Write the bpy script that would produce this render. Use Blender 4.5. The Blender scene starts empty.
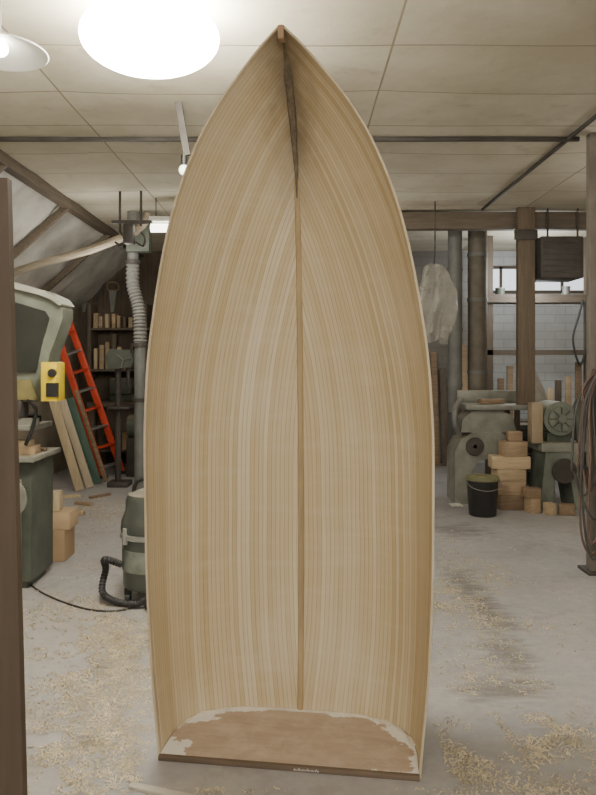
import bpy, bmesh, math, random
from mathutils import Vector, Matrix, Euler, noise
random.seed(4)
R = random.random
def U(a, b): return a + (b - a) * random.random()
F = 700.0; CH = 1.5; HY = 360.0; CZ = 3.1
def P(px, py, Y): return Vector(((px - 298) * Y / F, Y, CH + (HY - py) * Y / F))
def G(py): return CH * F / (py - HY)
def X(px, Y): return (px - 298) * Y / F
def Z(py, Y): return CH + (HY - py) * Y / F
COL = bpy.context.scene.collection

# ------------------------------------------------------------------ geometry helper
class MB:
    def __init__(s): s.bm = bmesh.new()
    def _t(s, verts, M): bmesh.ops.transform(s.bm, matrix=M, verts=verts)
    def box(s, c, size, rot=(0, 0, 0), bev=0.0):
        r = bmesh.ops.create_cube(s.bm, size=1.0); v = r['verts']
        s._t(v, Matrix.Translation(Vector(c)) @ Euler(rot).to_matrix().to_4x4() @ Matrix.Diagonal((size[0], size[1], size[2], 1)))
        if bev:
            e = list({e for q in v for e in q.link_edges})
            bmesh.ops.bevel(s.bm, geom=e, offset=bev, segments=2, affect='EDGES', profile=0.5)
        return s
    def bb(s, x0, x1, y0, y1, z0, z1, bev=0.0):
        return s.box(((x0+x1)/2, (y0+y1)/2, (z0+z1)/2), (abs(x1-x0), abs(y1-y0), abs(z1-z0)), bev=bev)
    def bar(s, a, b, w, t, bev=0.0, up=(0, 0, 1)):
        a = Vector(a); b = Vector(b); d = b - a; q = d.normalized()
        u = Vector(up)
        if abs(q.dot(u)) > .95: u = Vector((0, 1, 0))
        x = q.cross(u).normalized(); y = x.cross(q).normalized()
        M = Matrix((( x.x, q.x, y.x, 0), (x.y, q.y, y.y, 0), (x.z, q.z, y.z, 0), (0, 0, 0, 1)))
        r = bmesh.ops.create_cube(s.bm, size=1.0)
        s._t(r['verts'], Matrix.Translation((a + b) / 2) @ M @ Matrix.Diagonal((w, d.length, t, 1)))
        if bev:
            e = list({e for v in r['verts'] for e in v.link_edges})
            bmesh.ops.bevel(s.bm, geom=e, offset=bev, segments=2, affect='EDGES', profile=0.5)
        return s
    def cyl(s, a, b, r1, r2=None, n=24):
        a = Vector(a); b = Vector(b); d = b - a
        r = bmesh.ops.create_cone(s.bm, cap_ends=True, segments=n, radius1=r1, radius2=r1 if r2 is None else r2, depth=d.length)
        s._t(r['verts'], Matrix.Translation((a + b) / 2) @ d.to_track_quat('Z', 'Y').to_matrix().to_4x4())
        return s
    def tube(s, pts, r, n=8, closed=False, smooth=3):
        pts = [Vector(p) for p in pts]
        if smooth: pts = spline(pts, smooth, closed)
        m = len(pts); rings = []; prev = None
        for i, p in enumerate(pts):
            if closed: d = pts[(i+1) % m] - pts[i-1]
            else: d = pts[min(i+1, m-1)] - pts[max(i-1, 0)]
            d.normalize()
            if prev is None:
                u = Vector((0, 0, 1)) if abs(d.z) < .9 else Vector((1, 0, 0))
                x = d.cross(u).normalized()
            else: x = (prev - d * prev.dot(d)).normalized()
            prev = x; y = d.cross(x)
            rr = r(i / (m - 1)) if callable(r) else r
            rings.append([s.bm.verts.new(p + (x * math.cos(2*math.pi*k/n) + y * math.sin(2*math.pi*k/n)) * rr) for k in range(n)])
        for i in range(m if closed else m - 1):
            A = rings[i]; B = rings[(i+1) % m]
            for k in range(n): s.bm.faces.new((A[k], A[(k+1) % n], B[(k+1) % n], B[k]))
        if not closed:
            s.bm.faces.new(list(reversed(rings[0]))); s.bm.faces.new(rings[-1])
        return s
    def lathe(s, prof, c=(0, 0, 0), n=36, M=None):
        c = Vector(c); rings = []; allv = []
        for r, z in prof:
            ring = [s.bm.verts.new(Vector((max(r, 1e-4) * math.cos(2*math.pi*k/n), max(r, 1e-4) * math.sin(2*math.pi*k/n), z))) for k in range(n)]
            rings.append(ring); allv += ring
        for A, B in zip(rings, rings[1:]):
            for k in range(n): s.bm.faces.new((A[k], A[(k+1) % n], B[(k+1) % n], B[k]))
        if prof[0][0] > 1e-3: s.bm.faces.new(list(reversed(rings[0])))
        if prof[-1][0] > 1e-3: s.bm.faces.new(rings[-1])
        s._t(allv, Matrix.Translation(c) @ (M if M else Matrix.Identity(4)))
        return s
    def prism(s, poly, y0, y1):
        A = [s.bm.verts.new((x, y0, z)) for x, z in poly]; B = [s.bm.verts.new((x, y1, z)) for x, z in poly]
        n = len(poly)
        s.bm.faces.new(A); s.bm.faces.new(list(reversed(B)))
        for k in range(n): s.bm.faces.new((A[k], B[k], B[(k+1) % n], A[(k+1) % n]))
        return s
    def sph(s, c, r, sc=(1, 1, 1), n=24):
        q = bmesh.ops.create_uvsphere(s.bm, u_segments=n, v_segments=n // 2, radius=r)
        s._t(q['verts'], Matrix.Translation(Vector(c)) @ Matrix.Diagonal((sc[0], sc[1], sc[2], 1)))
        return s
    def jitter(s, a, f=3.0):
        for v in s.bm.verts:
            v.co += noise.noise_vector(v.co * f) * a
        return s
    def build(s, name, mat, parent=None, local=False, fix=True):
        if fix: bmesh.ops.recalc_face_normals(s.bm, faces=s.bm.faces)
        if parent is not None and not local:
            s.bm.transform(MW[parent.name].inverted())
        for f in s.bm.faces: f.smooth = True
        for e in s.bm.edges:
            if len(e.link_faces) == 2 and e.calc_face_angle(0) > .6: e.smooth = False
        me = bpy.data.meshes.new(name); s.bm.to_mesh(me); s.bm.free()
        me.materials.append(mat)
        o = bpy.data.objects.new(name, me); COL.objects.link(o)
        if parent is not None:
            o.parent = parent; MW[o.name] = MW[parent.name]
        else: MW[o.name] = Matrix.Identity(4)
        return o
MW = {}
def spline(pts, k, closed=False):
    out = []; n = len(pts)
    rng = range(n if closed else n - 1)
    for i in rng:
        if closed: p0, p1, p2, p3 = pts[i-1], pts[i], pts[(i+1) % n], pts[(i+2) % n]
        else: p0, p1, p2, p3 = pts[max(i-1, 0)], pts[i], pts[i+1], pts[min(i+2, n-1)]
        for j in range(k):
            t = j / k
            out.append(.5 * ((2*p1) + (p2-p0)*t + (2*p0-5*p1+4*p2-p3)*t*t + (3*p1-p0-3*p2+p3)*t*t*t))
    if not closed: out.append(pts[-1])
    return out
def tag(o, label, cat, group=None, kind=None):
    o['label'] = label; o['category'] = cat
    if group: o['group'] = group
    if kind: o['kind'] = kind
    return o
def thing(name, label, cat, loc=(0, 0, 0), rz=0, group=None, rot=None):
    o = bpy.data.objects.new(name, None); COL.objects.link(o)
    o.empty_display_size = .1
    o.location = loc; e = Euler(rot) if rot else Euler((0, 0, rz)); o.rotation_euler = e
    MW[o.name] = Matrix.Translation(Vector(loc)) @ e.to_matrix().to_4x4()
    return tag(o, label, cat, group)
def struct(mb, name, mat):
    o = mb.build(name, mat); o['kind'] = 'structure'; return o

# ------------------------------------------------------------------ materials
class NT:
    def __init__(s, name):
        s.m = bpy.data.materials.new(name); s.m.use_nodes = True
        s.n = s.m.node_tree.nodes; s.l = s.m.node_tree.links
        s.b = s.n['Principled BSDF']
    def new(s, t, **kw):
        x = s.n.new(t)
        for k, v in kw.items(): setattr(x, k, v)
        return x
    def link(s, a, b): s.l.new(a, b)
    def math(s, op, a, b=None, c=None):
        x = s.new('ShaderNodeMath', operation=op)
        for i, q in enumerate((a, b, c)):
            if q is None: continue
            if isinstance(q, (int, float)): x.inputs[i].default_value = q
            else: s.link(q, x.inputs[i])
        return x.outputs[0]
    def mix(s, f, a, b, mode='MIX'):
        x = s.new('ShaderNodeMix', data_type='RGBA', blend_type=mode)
        for i, q in ((0, f), (6, a), (7, b)):
            if isinstance(q, (int, float)): x.inputs[i].default_value = q
            elif isinstance(q, (tuple, list)): x.inputs[i].default_value = (*q[:3], 1)
            else: s.link(q, x.inputs[i])
        return x.outputs[2]
    def coords(s, scale=(1, 1, 1), kind='Object', rot=(0, 0, 0), loc=(0, 0, 0)):
        t = s.new('ShaderNodeTexCoord'); m = s.new('ShaderNodeMapping')
        m.inputs['Scale'].default_value = scale; m.inputs['Rotation'].default_value = rot; m.inputs['Location'].default_value = loc
        s.link(t.outputs[kind], m.inputs[0]); return m.outputs[0]
    def noise(s, vec, scale, detail=4, rough=.55):
        x = s.new('ShaderNodeTexNoise'); x.inputs['Scale'].default_value = scale
        x.inputs['Detail'].default_value = detail; x.inputs['Roughness'].default_value = rough
        s.link(vec, x.inputs['Vector']); return x.outputs[0]
    def ramp(s, f, *st):
        x = s.new('ShaderNodeValToRGB'); e = x.color_ramp.elements
        while len(e) < len(st): e.new(.5)
        for i, (p, c) in enumerate(st):
            e[i].position = p; e[i].color = (*c, 1) if isinstance(c, (tuple, list)) else (c, c, c, 1)
        s.link(f, x.inputs[0]); return x.outputs[0]
    def bump(s, h, strength, dist=.01):
        x = s.new('ShaderNodeBump'); x.inputs['Strength'].default_value = strength; x.inputs['Distance'].default_value = dist
        s.link(h, x.inputs['Height']); s.link(x.outputs[0], s.b.inputs['Normal'])
    def base(s, c): s.link(c, s.b.inputs['Base Color'])
def lin(c): return tuple(((v/255)/12.92 if v/255 <= .04045 else ((v/255+.055)/1.055)**2.4) for v in c)
_c = {}
def mat(name, rgb, rough=.6, metal=0.0, var=.2, scale=6, stretch=(1, 1, 1), bump=.0, dust=0.0, spec=.5):
    if name in _c: return _c[name]
    t = NT(name); c = lin(rgb)
    v = t.coords(stretch); n = t.noise(v, scale, 5)
    col = t.ramp(n, (.3, tuple(max(0, x*(1-var)) for x in c)), (.7, tuple(min(1, x*(1+var)) for x in c)))
    if dust:
        g = t.new('ShaderNodeNewGeometry'); sp = t.new('ShaderNodeSeparateXYZ'); t.link(g.outputs['Normal'], sp.inputs[0])
        f = t.math('MULTIPLY', t.ramp(t.math('MULTIPLY_ADD', sp.outputs[2], .5, t.math('MULTIPLY', n, .5)), (.35, 0.0), (.8, 1.0)), dust)
        col = t.mix(f, col, lin((176, 163, 140)))
    t.base(col); t.b.inputs['Roughness'].default_value = rough; t.b.inputs['Metallic'].default_value = metal
    t.b.inputs['Specular IOR Level'].default_value = spec
    if bump: t.bump(n, bump)
    _c[name] = t.m; return t.m
def wood(name, rgb, axis='Z', var=.25, rough=.65):
    if name in _c: return _c[name]
    t = NT(name); c = lin(rgb)
    sc = {'X': (1, 14, 14), 'Y': (14, 1, 14), 'Z': (14, 14, 1)}[axis]
    n = t.noise(t.coords(sc), 3.0, 6, .6); n2 = t.noise(t.coords((1, 1, 1)), 2.5, 3)
    a = t.ramp(n, (.3, tuple(x*(1-var) for x in c)), (.7, tuple(min(1, x*(1+var)) for x in c)))
    a = t.mix(.3, a, t.ramp(n2, (.3, .35), (.7, 1.0)), 'MULTIPLY')
    t.base(a); t.b.inputs['Roughness'].default_value = rough; t.bump(n, .2, .004)
    _c[name] = t.m; return t.m
def emit(name, col, strength):
    t = NT(name); t.b.inputs['Base Color'].default_value = (*col, 1)
    t.b.inputs['Emission Color'].default_value = (*col, 1); t.b.inputs['Emission Strength'].default_value = strength
    v = t.noise(t.coords(), 2.0); t.link(t.math('MULTIPLY_ADD', v, .05, .3), t.b.inputs['Roughness'])
    return t.m

# ------------------------------------------------------------------ setting
def floor_mat():
    t = NT('concrete_floor'); v = t.coords()
    n1 = t.noise(v, .9, 6, .6); n2 = t.noise(v, 14, 6, .7); n3 = t.noise(v, 2.6, 5, .65); n4 = t.noise(v, 60, 4, .7)
    c = t.ramp(n1, (.3, lin((156, 154, 155))), (.55, lin((173, 171, 171))), (.75, lin((186, 183, 182))))
    c = t.mix(t.math('MULTIPLY', t.ramp(n2, (.35, 1.0), (.6, 0.0)), .35), c, lin((138, 134, 132)))
    c = t.mix(t.math('MULTIPLY', t.ramp(n3, (.55, 0.0), (.66, 1.0)), .3), c, lin((122, 117, 113)))
    sc = t.noise(t.coords((1, 4, 1), rot=(0, 0, -.5)), 4, 6, .7)
    c = t.mix(t.math('MULTIPLY', t.ramp(sc, (.6, 0.0), (.7, 1.0)), .25), c, lin((202, 199, 196)))
    sp = t.new('ShaderNodeSeparateXYZ'); t.link(v, sp.inputs[0])
    # scuffed, damp trail right of the hull
    for (a, b, rx, ry) in ((466, 585, .14, .45), (490, 615, .14, .35), (508, 655, .14, .3), (500, 690, .26, .12), (455, 530, .3, .3)):
        y0 = G(b); x0 = X(a, y0)
        dx = t.math('DIVIDE', t.math('SUBTRACT', sp.outputs[0], x0), rx); dy = t.math('DIVIDE', t.math('SUBTRACT', sp.outputs[1], y0), ry)
        d2 = t.math('SQRT', t.math('ADD', t.math('MULTIPLY', dx, dx), t.math('MULTIPLY', dy, dy)))
        f = t.ramp(t.math('ADD', t.math('MULTIPLY', d2, .3), t.math('MULTIPLY', sc, 1.0)), (.55, 1.0), (.85, 0.0))
        c = t.mix(t.math('MULTIPLY', f, .62), c, lin((88, 83, 78)))
    near = t.ramp(t.math('DIVIDE', sp.outputs[1], 10.0), (.2, 1.0), (.55, .15))
    left = t.ramp(t.math('MULTIPLY_ADD', sp.outputs[0], .25, .5), (.3, 1.0), (.62, .5))
    patch = t.ramp(t.noise(v, 1.7, 4, .6), (.42, 0.0), (.58, 1.0))
    d = t.math('MULTIPLY', t.ramp(t.math('MULTIPLY_ADD', n4, .6, t.math('MULTIPLY', n2, .4)), (.42, 0.0), (.58, 1.0)), t.math('MULTIPLY', t.math('MULTIPLY', near, left), patch))
    c = t.mix(t.math('MULTIPLY', d, .65), c, lin((192, 177, 148)))
    t.base(c); t.b.inputs['Roughness'].default_value = .8; t.bump(n4, .2, .006); return t.m
def ceiling_mat():
    t = NT('ceiling_boards'); v = t.coords()
    br = t.new('ShaderNodeTexBrick'); br.offset = 0.0; br.inputs['Scale'].default_value = 1.0
    br.inputs['Brick Width'].default_value = 1.9; br.inputs['Row Height'].default_value = .61
    br.inputs['Mortar Size'].default_value = .009; br.inputs['Mortar Smooth'].default_value = .8
    br.inputs['Color1'].default_value = (*lin((212, 207, 190)), 1); br.inputs['Color2'].default_value = (*lin((196, 190, 171)), 1)
    br.inputs['Mortar'].default_value = (*lin((128, 116, 94)), 1)
    m = t.new('ShaderNodeMapping'); m.inputs['Location'].default_value = (-.48, .11, 0); t.link(v, m.inputs[0]); t.link(m.outputs[0], br.inputs['Vector'])
    n = t.noise(v, 1.3, 6, .65); n5 = t.noise(v, 5, 5, .65)
    c = t.mix(t.ramp(n, (.38, .5), (.6, 0.0)), br.outputs['Color'], lin((172, 162, 136)))
    c = t.mix(t.ramp(n5, (.58, 0.0), (.72, .35)), c, lin((148, 137, 112)))
    t.base(c); t.b.inputs['Roughness'].default_value = .9; t.bump(n5, .25, .02); return t.m
def brick_mat():
    t = NT('painted_brick'); v = t.coords(rot=(math.pi/2, 0, 0))
    br = t.new('ShaderNodeTexBrick'); br.inputs['Scale'].default_value = 1.0
    br.inputs['Brick Width'].default_value = .3; br.inputs['Row Height'].default_value = .12; br.inputs['Mortar Size'].default_value = .005
    br.inputs['Color1'].default_value = (*lin((214, 219, 222)), 1); br.inputs['Color2'].default_value = (*lin((202, 208, 212)), 1)
    br.inputs['Mortar'].default_value = (*lin((174, 179, 182)), 1)
    t.link(v, br.inputs['Vector'])
    c = t.mix(t.ramp(t.noise(v, 1.4, 5), (.38, .35), (.6, 0.0)), br.outputs['Color'], lin((146, 144, 138)))
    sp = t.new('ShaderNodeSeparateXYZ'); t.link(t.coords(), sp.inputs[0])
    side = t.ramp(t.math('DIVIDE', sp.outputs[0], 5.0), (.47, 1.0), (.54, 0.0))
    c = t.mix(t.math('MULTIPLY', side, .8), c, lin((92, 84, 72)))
    t.base(c); t.b.inputs['Roughness'].default_value = .8; return t.m
XL, XR, YB, YF = -3.2, 4.3, 10.2, -4.0
M_floor = floor_mat(); M_ceil = ceiling_mat(); M_brick = brick_mat()
M_darkwall = wood('dark_boarding', (92, 80, 66), 'Z')
M_plaster = mat('dirty_plaster', (146, 136, 118), .9, var=.3, scale=2)
M_insul = mat('crinkled_insulation', (182, 180, 172), .5, var=.3, scale=3, bump=1.0)
struct(MB().bb(XL-.1, XR+.1, YF, YB+.1, -.1, 0), 'floor', M_floor)
cm = MB(); nx, ny = 70, 130
g = []
for i in range(ny+1):
    y = YF + (YB+.1-YF)*i/ny; row = []
    for j in range(nx+1):
        x = -2.25 + (XR+.1+2.25)*j/nx
        sag = abs(math.sin(math.pi*(x-.48)/1.9))**.7*abs(math.sin(math.pi*(y+.11)/1.22))**.7*.020 + .008*noise.noise(Vector((x*1.5, y*1.5, 0)))
        row.append(cm.bm.verts.new((x, y, CZ-sag)))
    g.append(row)
for i in range(ny):
    for j in range(nx): cm.bm.faces.new((g[i][j], g[i+1][j], g[i+1][j+1], g[i][j+1]))
struct(cm, 'ceiling', M_ceil)
sl = MB()
ns, nt = 90, 20
g = [[sl.bm.verts.new((-2.25 - .95*j/nt, YF + (YB-YF)*i/ns, CZ - .85*j/nt)) for j in range(nt+1)] for i in range(ns+1)]
for i in range(ns):
    for j in range(nt): sl.bm.faces.new((g[i][j], g[i+1][j], g[i+1][j+1], g[i][j+1]))
for v in sl.bm.verts: v.co += (noise.noise_vector(v.co * 2.5) * .06 + noise.noise_vector(v.co * 8) * .025) * (1 if -3.15 < v.co.x < -2.3 else 0)
struct(sl, 'ceiling_slope', M_insul)
struct(MB().bb(XL-.1, XL, YF, YB+.1, 0, 2.3), 'wall_left', M_plaster)
struct(MB().bb(XR, XR+.1, YF, YB+.1, 0, CZ), 'wall_right', M_plaster)
struct(MB().bb(XL, 1.35, YB, YB+.1, 0, CZ), 'wall_back_left', M_darkwall)
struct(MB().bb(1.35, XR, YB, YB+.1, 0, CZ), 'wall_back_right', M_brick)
struct(MB().bb(XL, XR, YF-.1, YF, 0, CZ), 'wall_front', M_plaster)

M_oldtimber = wood('old_timber', (104, 93, 80), 'X')
M_oldtimberZ = wood('old_timber_upright', (104, 92, 78), 'Z')
M_oldtimberY = wood('old_timber_long', (106, 95, 81), 'Y')
M_iron = mat('dark_iron', (74, 70, 66), .55, .2, var=.3)
M_galv = mat('galvanised_steel', (130, 131, 125), .5, .3, var=.2, dust=.4)
M_green = mat('machine_grey_green', (118, 124, 113), .5, 0, var=.25, dust=.5)
M_green2 = mat('machine_green_dark', (82, 88, 79), .5, 0, var=.3, dust=.5)
M_cast = mat('cast_grey', (136, 137, 128), .45, .1, var=.3, dust=.55)
M_black = mat('black_plastic', (42, 42, 42), .45, 0, var=.3)
M_rubber = mat('rubber_hose', (54, 54, 56), .5, 0, var=.3)
M_pale = wood('pale_pine', (206, 187, 154), 'Z', .15)
M_paleX = wood('pale_pine_long', (188, 167, 136), 'X', .18)
M_tan = wood('offcut_tan', (174, 151, 122), 'X', .2)
M_tan2 = wood('offcut_brown', (146, 123, 98), 'X', .25)
M_card = mat('cardboard', (168, 143, 112), .85, var=.12, scale=3)
M_red = mat('ladder_red', (216, 80, 54), .4, 0, var=.12)
M_alu = mat('aluminium', (172, 174, 172), .35, .6, var=.1)
M_yellow = mat('switch_yellow', (230, 202, 50), .4, var=.08)
M_white = mat('white_enamel', (224, 224, 216), .4, var=.05)

def batten(name, a, b, w, t, m, label, cat, group=None):
    return tag(MB().bar(a, b, w, t, .004).build(name, m), label, cat, group)
batten('conduit', (XL+1.0, 4.98, CZ-.03), (2.0, 4.98, CZ-.03), .03, .03, M_iron, 'thin dark iron strip running straight across the ceiling boards', 'ceiling strip')
batten('ceiling_beam', (.4, 7.45, 2.975), (XR, 7.45, 2.975), .12, .18, M_oldtimber, 'grey timber beam across the ceiling above the grey extraction pipes', 'beam')
batten('roof_purlin', (-2.28, YF+.02, CZ-.06), (-2.28, YB, CZ-.06), .09, .09, M_oldtimberY, 'long dark timber along the foot of the flat ceiling at left', 'beam')
batten('ceiling_rail', (1.92, 2.0, CZ-.03), (1.92, 7.30, CZ-.03), .024, .024, M_iron, 'thin dark rail running lengthwise under the ceiling towards the grey pipes', 'rail')
tag(MB().tube([P(2, 276, 7.0), P(45, 262, 7.0), P(90, 250, 7.0), P(135, 232, 7.0), P(150, 214, 7.0)], .04, 10).jitter(.012, 6).build('roof_brace', wood('pale_brace', (156, 145, 127), 'X')), 'pale rough timber brace slanting under the left roof slope', 'brace')
for i, (yy, lb) in enumerate(((5.4, 'near dark rafter crossing the left roof slope'), (6.9, 'dark rafter on the left roof slope, behind the near one'), (8.4, 'farthest dark rafter on the left roof slope'))):
    batten('rafter', (-2.26, yy, CZ-.07), (XL+.02, yy, CZ-.90), .045, .07, M_oldtimberY, lb, 'rafter', 'rafters on the left roof slope')

# ------------------------------------------------------------------ BOAT
HT = 2.684; SC = HT/2.72
KZ = [q*SC for q in [0, .435, .80, 1.17, 1.463, 1.757, 2.05, 2.31, 2.45, 2.565, 2.66, 2.72]]
KH = [.480, .515, .528, .530, .517, .478, .415, .316, .234, .146, .064, .004]
DZ = [q*SC for q in [0, .4, .8, 1.2, 1.6, 1.9, 2.1, 2.3, 2.45, 2.58, 2.66, 2.72]]
DD = [.385, .42, .435, .435, .43, .42, .40, .365, .31, .215, .125, .012]
def pch(xs, ys, x):
    n = len(xs)
    if x <= xs[0]: return ys[0]
    if x >= xs[-1]: return ys[-1]
    h = [xs[i+1]-xs[i] for i in range(n-1)]; d = [(ys[i+1]-ys[i])/h[i] for i in range(n-1)]
    def m(i):
        if i == 0: return d[0]
        if i == n-1: return d[-1]
        if d[i-1]*d[i] <= 0: return 0
        w1 = 2*h[i]+h[i-1]; w2 = h[i]+2*h[i-1]
        return (w1+w2)/(w1/d[i-1]+w2/d[i])
    for i in range(n-1):
        if x <= xs[i+1]:
            t = (x-xs[i])/h[i]; t2 = t*t; t3 = t2*t
            return (2*t3-3*t2+1)*ys[i]+(t3-2*t2+t)*h[i]*m(i)+(-2*t3+3*t2)*ys[i+1]+(t3-t2)*h[i]*m(i+1)
def hw(z): return pch(KZ, KH, z)
def dep(z): return pch(DZ, DD, z)
def v0(z): return -.09 * max(0, z/HT)**2.2
def uoff(z): return -.006 * (z/HT)
def expo(z):
    t = min(1, max(0, (z-.9)/1.7)); t = t*t*(3-2*t); b = max(0, 1-z/.9)**1.5
    return 2.5*(1-t)+1.15*t+1.0*b
def sec(z, th):
    n = expo(z); c = math.cos(th); s = math.sin(th)
    return (math.copysign(abs(c)**(2/n), c)*hw(z)+uoff(z), v0(z)+dep(z)*abs(s)**(2/n))
def strip_mat():
    t = NT('strip_planked_cedar'); uv = t.new('ShaderNodeUVMap'); sp = t.new('ShaderNodeSeparateXYZ'); t.link(uv.outputs[0], sp.inputs[0])
    u = sp.outputs[0]; z = sp.outputs[1]
    q = t.math('DIVIDE', u, .0185); fl = t.math('FLOOR', q); fr = t.math('FRACT', q)
    wn = t.new('ShaderNodeTexWhiteNoise', noise_dimensions='1D'); t.link(fl, wn.inputs['W']); w = wn.outputs[0]
    def vec(a, b):
        c = t.new('ShaderNodeCombineXYZ'); t.link(t.math('MULTIPLY', u, a), c.inputs[0]); t.link(t.math('MULTIPLY', z, b), c.inputs[1]); t.link(t.math('MULTIPLY', w, 17.0), c.inputs[2]); return c.outputs[0]
    grain = t.noise(vec(200, 1.4), 1.0, 4, .6)
    c = t.ramp(w, (0, lin((204, 184, 146))), (.25, lin((213, 196, 162))), (.7, lin((219, 204, 173))), (1, lin((226, 213, 185))))
    c = t.mix(t.math('MULTIPLY', t.ramp(grain, (.48, 0.0), (.72, 1.0)), .42), c, lin((188, 162, 120)))
    ed = t.math('ABSOLUTE', t.math('SUBTRACT', fr, .5))
    brk = t.ramp(t.noise(vec(3, 3), 1.0, 3), (.35, .6), (.65, 1.0))
    c = t.mix(t.math('MULTIPLY', t.math('MULTIPLY', t.ramp(ed, (.42, 0.0), (.465, 1.0)), .8), brk), c, lin((148, 121, 84)))
    oc = t.noise(t.coords((2, 2, 14)), 1.3, 3, .55)
    c = t.mix(t.math('MULTIPLY', t.ramp(oc, (.5, 0.0), (.72, 1.0)), .16), c, lin((232, 223, 202)))
    hz_ = t.noise(t.coords((1, 1, .7)), 2.2, 4, .6)
    c = t.mix(t.math('MULTIPLY', t.ramp(hz_, (.5, 0.0), (.68, 1.0)), .25), c, lin((232, 223, 202)))
    oc2 = t.noise(t.coords((1.6, 1.6, 1.1)), 1.5, 4, .6)
    c = t.mix(t.math('MULTIPLY', t.ramp(oc2, (.35, 1.0), (.6, 0.0)), .2), c, lin((188, 165, 126)))
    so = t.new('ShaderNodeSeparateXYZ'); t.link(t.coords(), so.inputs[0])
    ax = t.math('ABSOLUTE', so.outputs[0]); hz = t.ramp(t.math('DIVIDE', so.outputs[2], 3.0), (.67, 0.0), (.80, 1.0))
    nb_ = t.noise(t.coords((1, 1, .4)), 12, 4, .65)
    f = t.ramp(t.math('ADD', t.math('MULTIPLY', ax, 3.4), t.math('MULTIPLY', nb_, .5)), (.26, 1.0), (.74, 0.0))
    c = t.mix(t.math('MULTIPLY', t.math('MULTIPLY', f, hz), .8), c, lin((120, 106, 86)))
    t.base(c); t.b.inputs['Roughness'].default_value = .6; t.b.inputs['Specular IOR Level'].default_value = .25
    t.bump(grain, .08, .002); return t.m
boat = thing('boat_hull', 'strip-planked wooden dinghy hull standing upright on its transom, bare pale interior facing out', 'boat', (-.043, 2.572, 0), math.radians(-7.8))
mb = MB(); bm = mb.bm
zs = [HT * (1 - (1 - i/110)**1.35) for i in range(111)]; NTH = 96
uvl = bm.loops.layers.uv.new('UVMap'); grid = []; gir = []
for z in zs:
    row = [sec(z, math.pi*j/NTH) for j in range(NTH+1)]
    L = [0]
    for a, b in zip(row, row[1:]): L.append(L[-1] + math.dist(a, b))
    gir.append([l if j <= NTH//2 else (L[-1]-l) for j, l in enumerate(L)])
    grid.append([bm.verts.new((a, b, z)) for a, b in row])
for i in range(len(zs)-1):
    for j in range(NTH):
        f = bm.faces.new((grid[i][j], grid[i][j+1], grid[i+1][j+1], grid[i+1][j]))
        off = 3.0 if j >= NTH/2 else 0
        for lp, (a, b) in zip(f.loops, ((i, j), (i, j+1), (i+1, j+1), (i+1, j))):
            lp[uvl].uv = (gir[a][b] + off, zs[a])
hull = mb.build('hull_shell', strip_mat(), boat, local=True, fix=False)
sd = hull.modifiers.new('thickness', 'SOLIDIFY'); sd.thickness = .007; sd.offset = 1.0
hull['label'] = 'bare cedar strip planking, grain running up to the bow'
M_gun = wood('gunwale_wood', (210, 194, 164), 'Z', .15)
for sgn in (1, -1):
    m = MB(); rings = []
    for z in zs[:-1]:
        c = sgn*hw(z)+uoff(z); v = v0(z)
        a, b = (-.001, .0075)
        rings.append([m.bm.verts.new(q) for q in ((c+sgn*a, v-.003, z), (c+sgn*b, v-.003, z), (c+sgn*b, v+.02, z), (c+sgn*a, v+.02, z))])
    for A, B in zip(rings, rings[1:]):
        for k in range(4): m.bm.faces.new((A[k], A[(k+1) % 4], B[(k+1) % 4], B[k]))
    m.bm.faces.new(rings[0]); m.bm.faces.new(rings[-1])
    m.build('gunwale', M_gun, boat, local=True)
def rib(name, z0, z1, wf, tf, mt, n=60, jit=0):
    m = MB(); rings = []
    for i in range(n+1):
        z = z0+(z1-z0)*i/n; c = uoff(z)+jit*.3*noise.noise(Vector((z*9, 0, 5))); v = v0(z)+dep(z); w = wf(i/n)/2*(1+jit*40*noise.noise(Vector((z*18, 3, 0)))); t = tf(i/n)
        rings.append([m.bm.verts.new(q) for q in ((c-w, v+.004, z), (c+w, v+.004, z), (c+w*.5, v-t, z), (c-w*.5, v-t, z))])
    for A, B in zip(rings, rings[1:]):
        for k in range(4): m.bm.faces.new((A[k], A[(k+1) % 4], B[(k+1) % 4], B[k]))
    m.bm.faces.new(rings[0]); m.bm.faces.new(rings[-1])
    return m.build(name, mt, boat, local=True)
rib('keelson', .025, 2.24, lambda t: .032, lambda t: .007, wood('keelson_wood', (182, 160, 122), 'Z', .2))['label'] = 'narrow light tan centreline batten'
def stem_mat():
    t = NT('stem_epoxy'); n = t.noise(t.coords((10, 10, 2)), 4, 5, .7)
    t.base(t.ramp(n, (.35, lin((88, 79, 67))), (.55, lin((112, 100, 83))), (.75, lin((146, 130, 105))))); t.b.inputs['Roughness'].default_value = .7; return t.m
rib('stem', 2.17, HT-.02, lambda t: .010+.042*min(1, t*1.25)*min(1, (1-t)*6), lambda t: .008+.018*min(1, t*1.5)*min(1, (1-t)*5), stem_mat(), jit=.006)['label'] = 'rough dark resin-stained inner stem'
m = MB(); m.box((uoff(HT), v0(HT)+.014, HT-.02), (.022, .04, .05), bev=.004)
m.build('stem_head', wood('stem_head_wood', (180, 148, 120), 'Z', .15), boat, local=True)
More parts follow.
